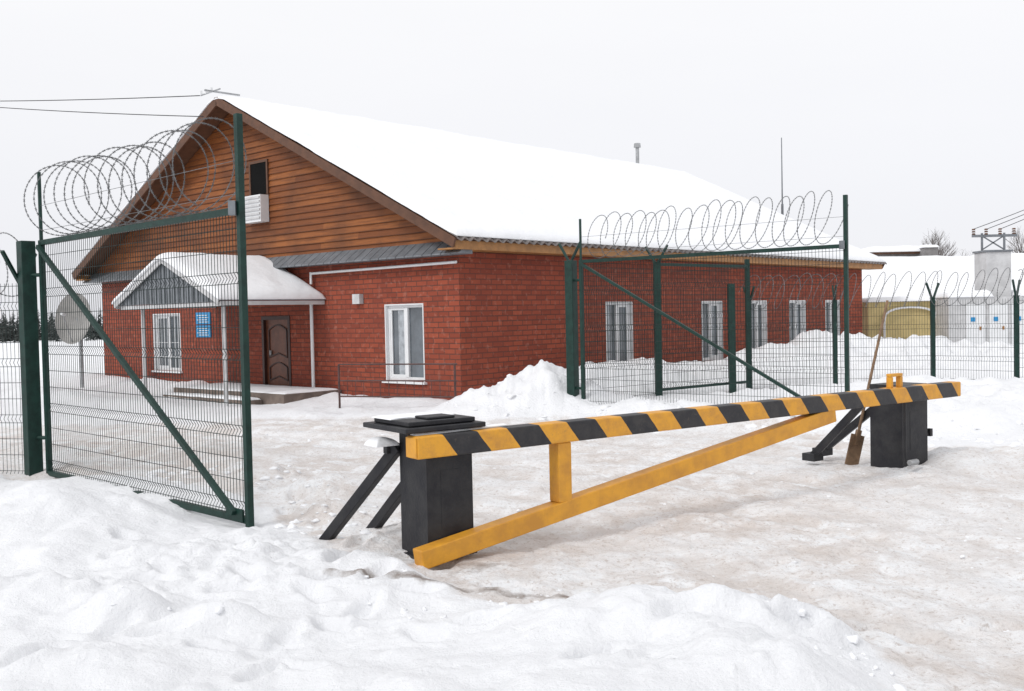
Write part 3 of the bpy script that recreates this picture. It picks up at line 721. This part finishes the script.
for i in range(3): curve('wire', sag((16.65+i*.5, 36, 4.6), (30+i*.5, 40, 10+i*.2), .3), .012, M_black, pl)
mb = MB(); mb.tube((-22.7, 34.6, -.3), (-22.7, 34.6, 10.2), .16, .12, M_gwall); mb.beam((-23.4, 34.6, 9.85), (-22.0, 34.6, 9.85), .1, .1, M_greymetal); mb.obj('utility_pole')
mb = MB(); mb.tube((30.5, 40, -.3), (30.5, 40, 10.5), .16, .12, M_gwall); mb.beam((29.6, 40, 10.1), (31.6, 40, 10.1), .1, .1, M_greymetal); mb.obj('utility_pole')

mb = MB()
def conifer(x, y, h):
    mb.tube((x, y, -.5), (x, y, h*.9), h*.02, .02, M_conifer, 4, False)
    n_ = 90
    for i in range(n_):
        t = (i/n_)**.8; z = h*(.04+.96*t); r_ = h*.24*(1-t)+.06; a = random.uniform(0, 6.28); r_ *= random.uniform(.5, 1.2)
        c0, s0 = math.cos(a), math.sin(a); w = r_*.4
        mb.face([(x, y, z+r_*.3), (x+c0*r_-s0*w, y+s0*r_+c0*w, z-r_*.25), (x+c0*r_*1.15, y+s0*r_*1.15, z-.05), (x+c0*r_+s0*w, y+s0*r_-c0*w, z-r_*.3)], M_conifer)
for i in range(260):
    y = random.uniform(105, 150); x = random.uniform(-.75, -.36)*y; conifer(x, y, random.uniform(1.8, 3.8)*y/125)
for i in range(110):
    y = random.uniform(260, 330); x = random.uniform(.25, .8)*y; conifer(x, y, random.uniform(6, 10))
mb.obj('distant_conifer_trees')
mb = MB()
def br_(p, d, L, r, dep):
    q = p+d*L; mb.tube(p, q, r, r*.65, M_trunk, 4 if dep > 2 else 3, False)
    if dep == 0: return
    for i in range(3 if dep > 1 else 4):
        nd = (d+Vector((random.uniform(-1, 1), random.uniform(-1, 1), random.uniform(-.2, .7)))*.55).normalized()
        br_(p+d*L*random.uniform(.55, 1), nd, L*random.uniform(.6, .8), r*.55, dep-1)
for x, y, h in ((37.5, 90, 3.6), (39.5, 92, 3.2), (36, 88, 3.1), (41, 94, 2.8), (46.5, 90, 3.6), (48, 93, 3.2), (34.6, 90, 2.6), (44, 98, 2.5), (50, 91, 3.2)):
    br_(Vector((x, y, -.3)), Vector((random.uniform(-.05, .05), 0, 1)).normalized(), h, .16, 5)
mb.obj('bare_birch_trees')

# ------------------------------------------------------------------ light
w = bpy.data.worlds.new('World'); S.world = w; w.use_nodes = True; nt = w.node_tree
for n_ in list(nt.nodes): nt.nodes.remove(n_)
out = nt.nodes.new('ShaderNodeOutputWorld'); mix = nt.nodes.new('ShaderNodeMixShader'); b1 = nt.nodes.new('ShaderNodeBackground'); b2 = nt.nodes.new('ShaderNodeBackground')
sky = nt.nodes.new('ShaderNodeTexSky'); sky.sky_type = 'NISHITA'; sky.sun_disc = False
EL, AZ = math.radians(42), math.radians(228)
sky.sun_elevation = EL; sky.sun_rotation = AZ
hs = nt.nodes.new('ShaderNodeHueSaturation'); hs.inputs['Saturation'].default_value = .35; nt.links.new(sky.outputs[0], hs.inputs['Color'])
nt.links.new(hs.outputs[0], b1.inputs[0]); b1.inputs[1].default_value = .1
tc = nt.nodes.new('ShaderNodeTexCoord'); sx = nt.nodes.new('ShaderNodeSeparateXYZ'); nt.links.new(tc.outputs['Generated'], sx.inputs[0])
mpn = nt.nodes.new('ShaderNodeMapping'); mpn.inputs['Scale'].default_value = (1, 1, 4); nt.links.new(tc.outputs['Generated'], mpn.inputs[0])
cl = noise(nt, mpn.outputs[0], 1.6, 5)
f = math_(nt, 'ADD', ramp(nt, sx.outputs[2], 0, .3), math_(nt, 'MULTIPLY', math_(nt, 'SUBTRACT', cl, .5), .5), clamp=True)
nt.links.new(mixc(nt, f, (.89, .895, .945), (1.04, 1.04, 1.06)), b2.inputs[0]); b2.inputs[1].default_value = 1
mix.inputs[0].default_value = .88
nt.links.new(b1.outputs[0], mix.inputs[1]); nt.links.new(b2.outputs[0], mix.inputs[2]); nt.links.new(mix.outputs[0], out.inputs[0])
sun = bpy.data.lights.new('sun', 'SUN'); sun.energy = 1.35; sun.angle = math.radians(14); sun.color = (1, .99, .975)
so = bpy.data.objects.new('sun', sun); COL.objects.link(so)
dirv = Vector((math.sin(AZ)*math.cos(EL), math.cos(AZ)*math.cos(EL), math.sin(EL)))
so.rotation_euler = dirv.to_track_quat('Z', 'Y').to_euler()

# ------------------------------------------------------------------ camera
cam = bpy.data.cameras.new('camera'); co_ = bpy.data.objects.new('camera', cam); COL.objects.link(co_)
cam.sensor_width = 36; cam.lens = 35.16; cam.clip_end = 6000; cam.clip_start = .05
co_.matrix_world = Matrix.Translation((0, 0, 1.9)) @ Matrix.Rotation(math.radians(90-1.8), 4, 'X') @ Matrix.Rotation(math.radians(-1.2), 4, 'Z')
S.camera = co_
S.view_settings.view_transform = 'Standard'; S.view_settings.look = 'None'; S.view_settings.exposure = 0
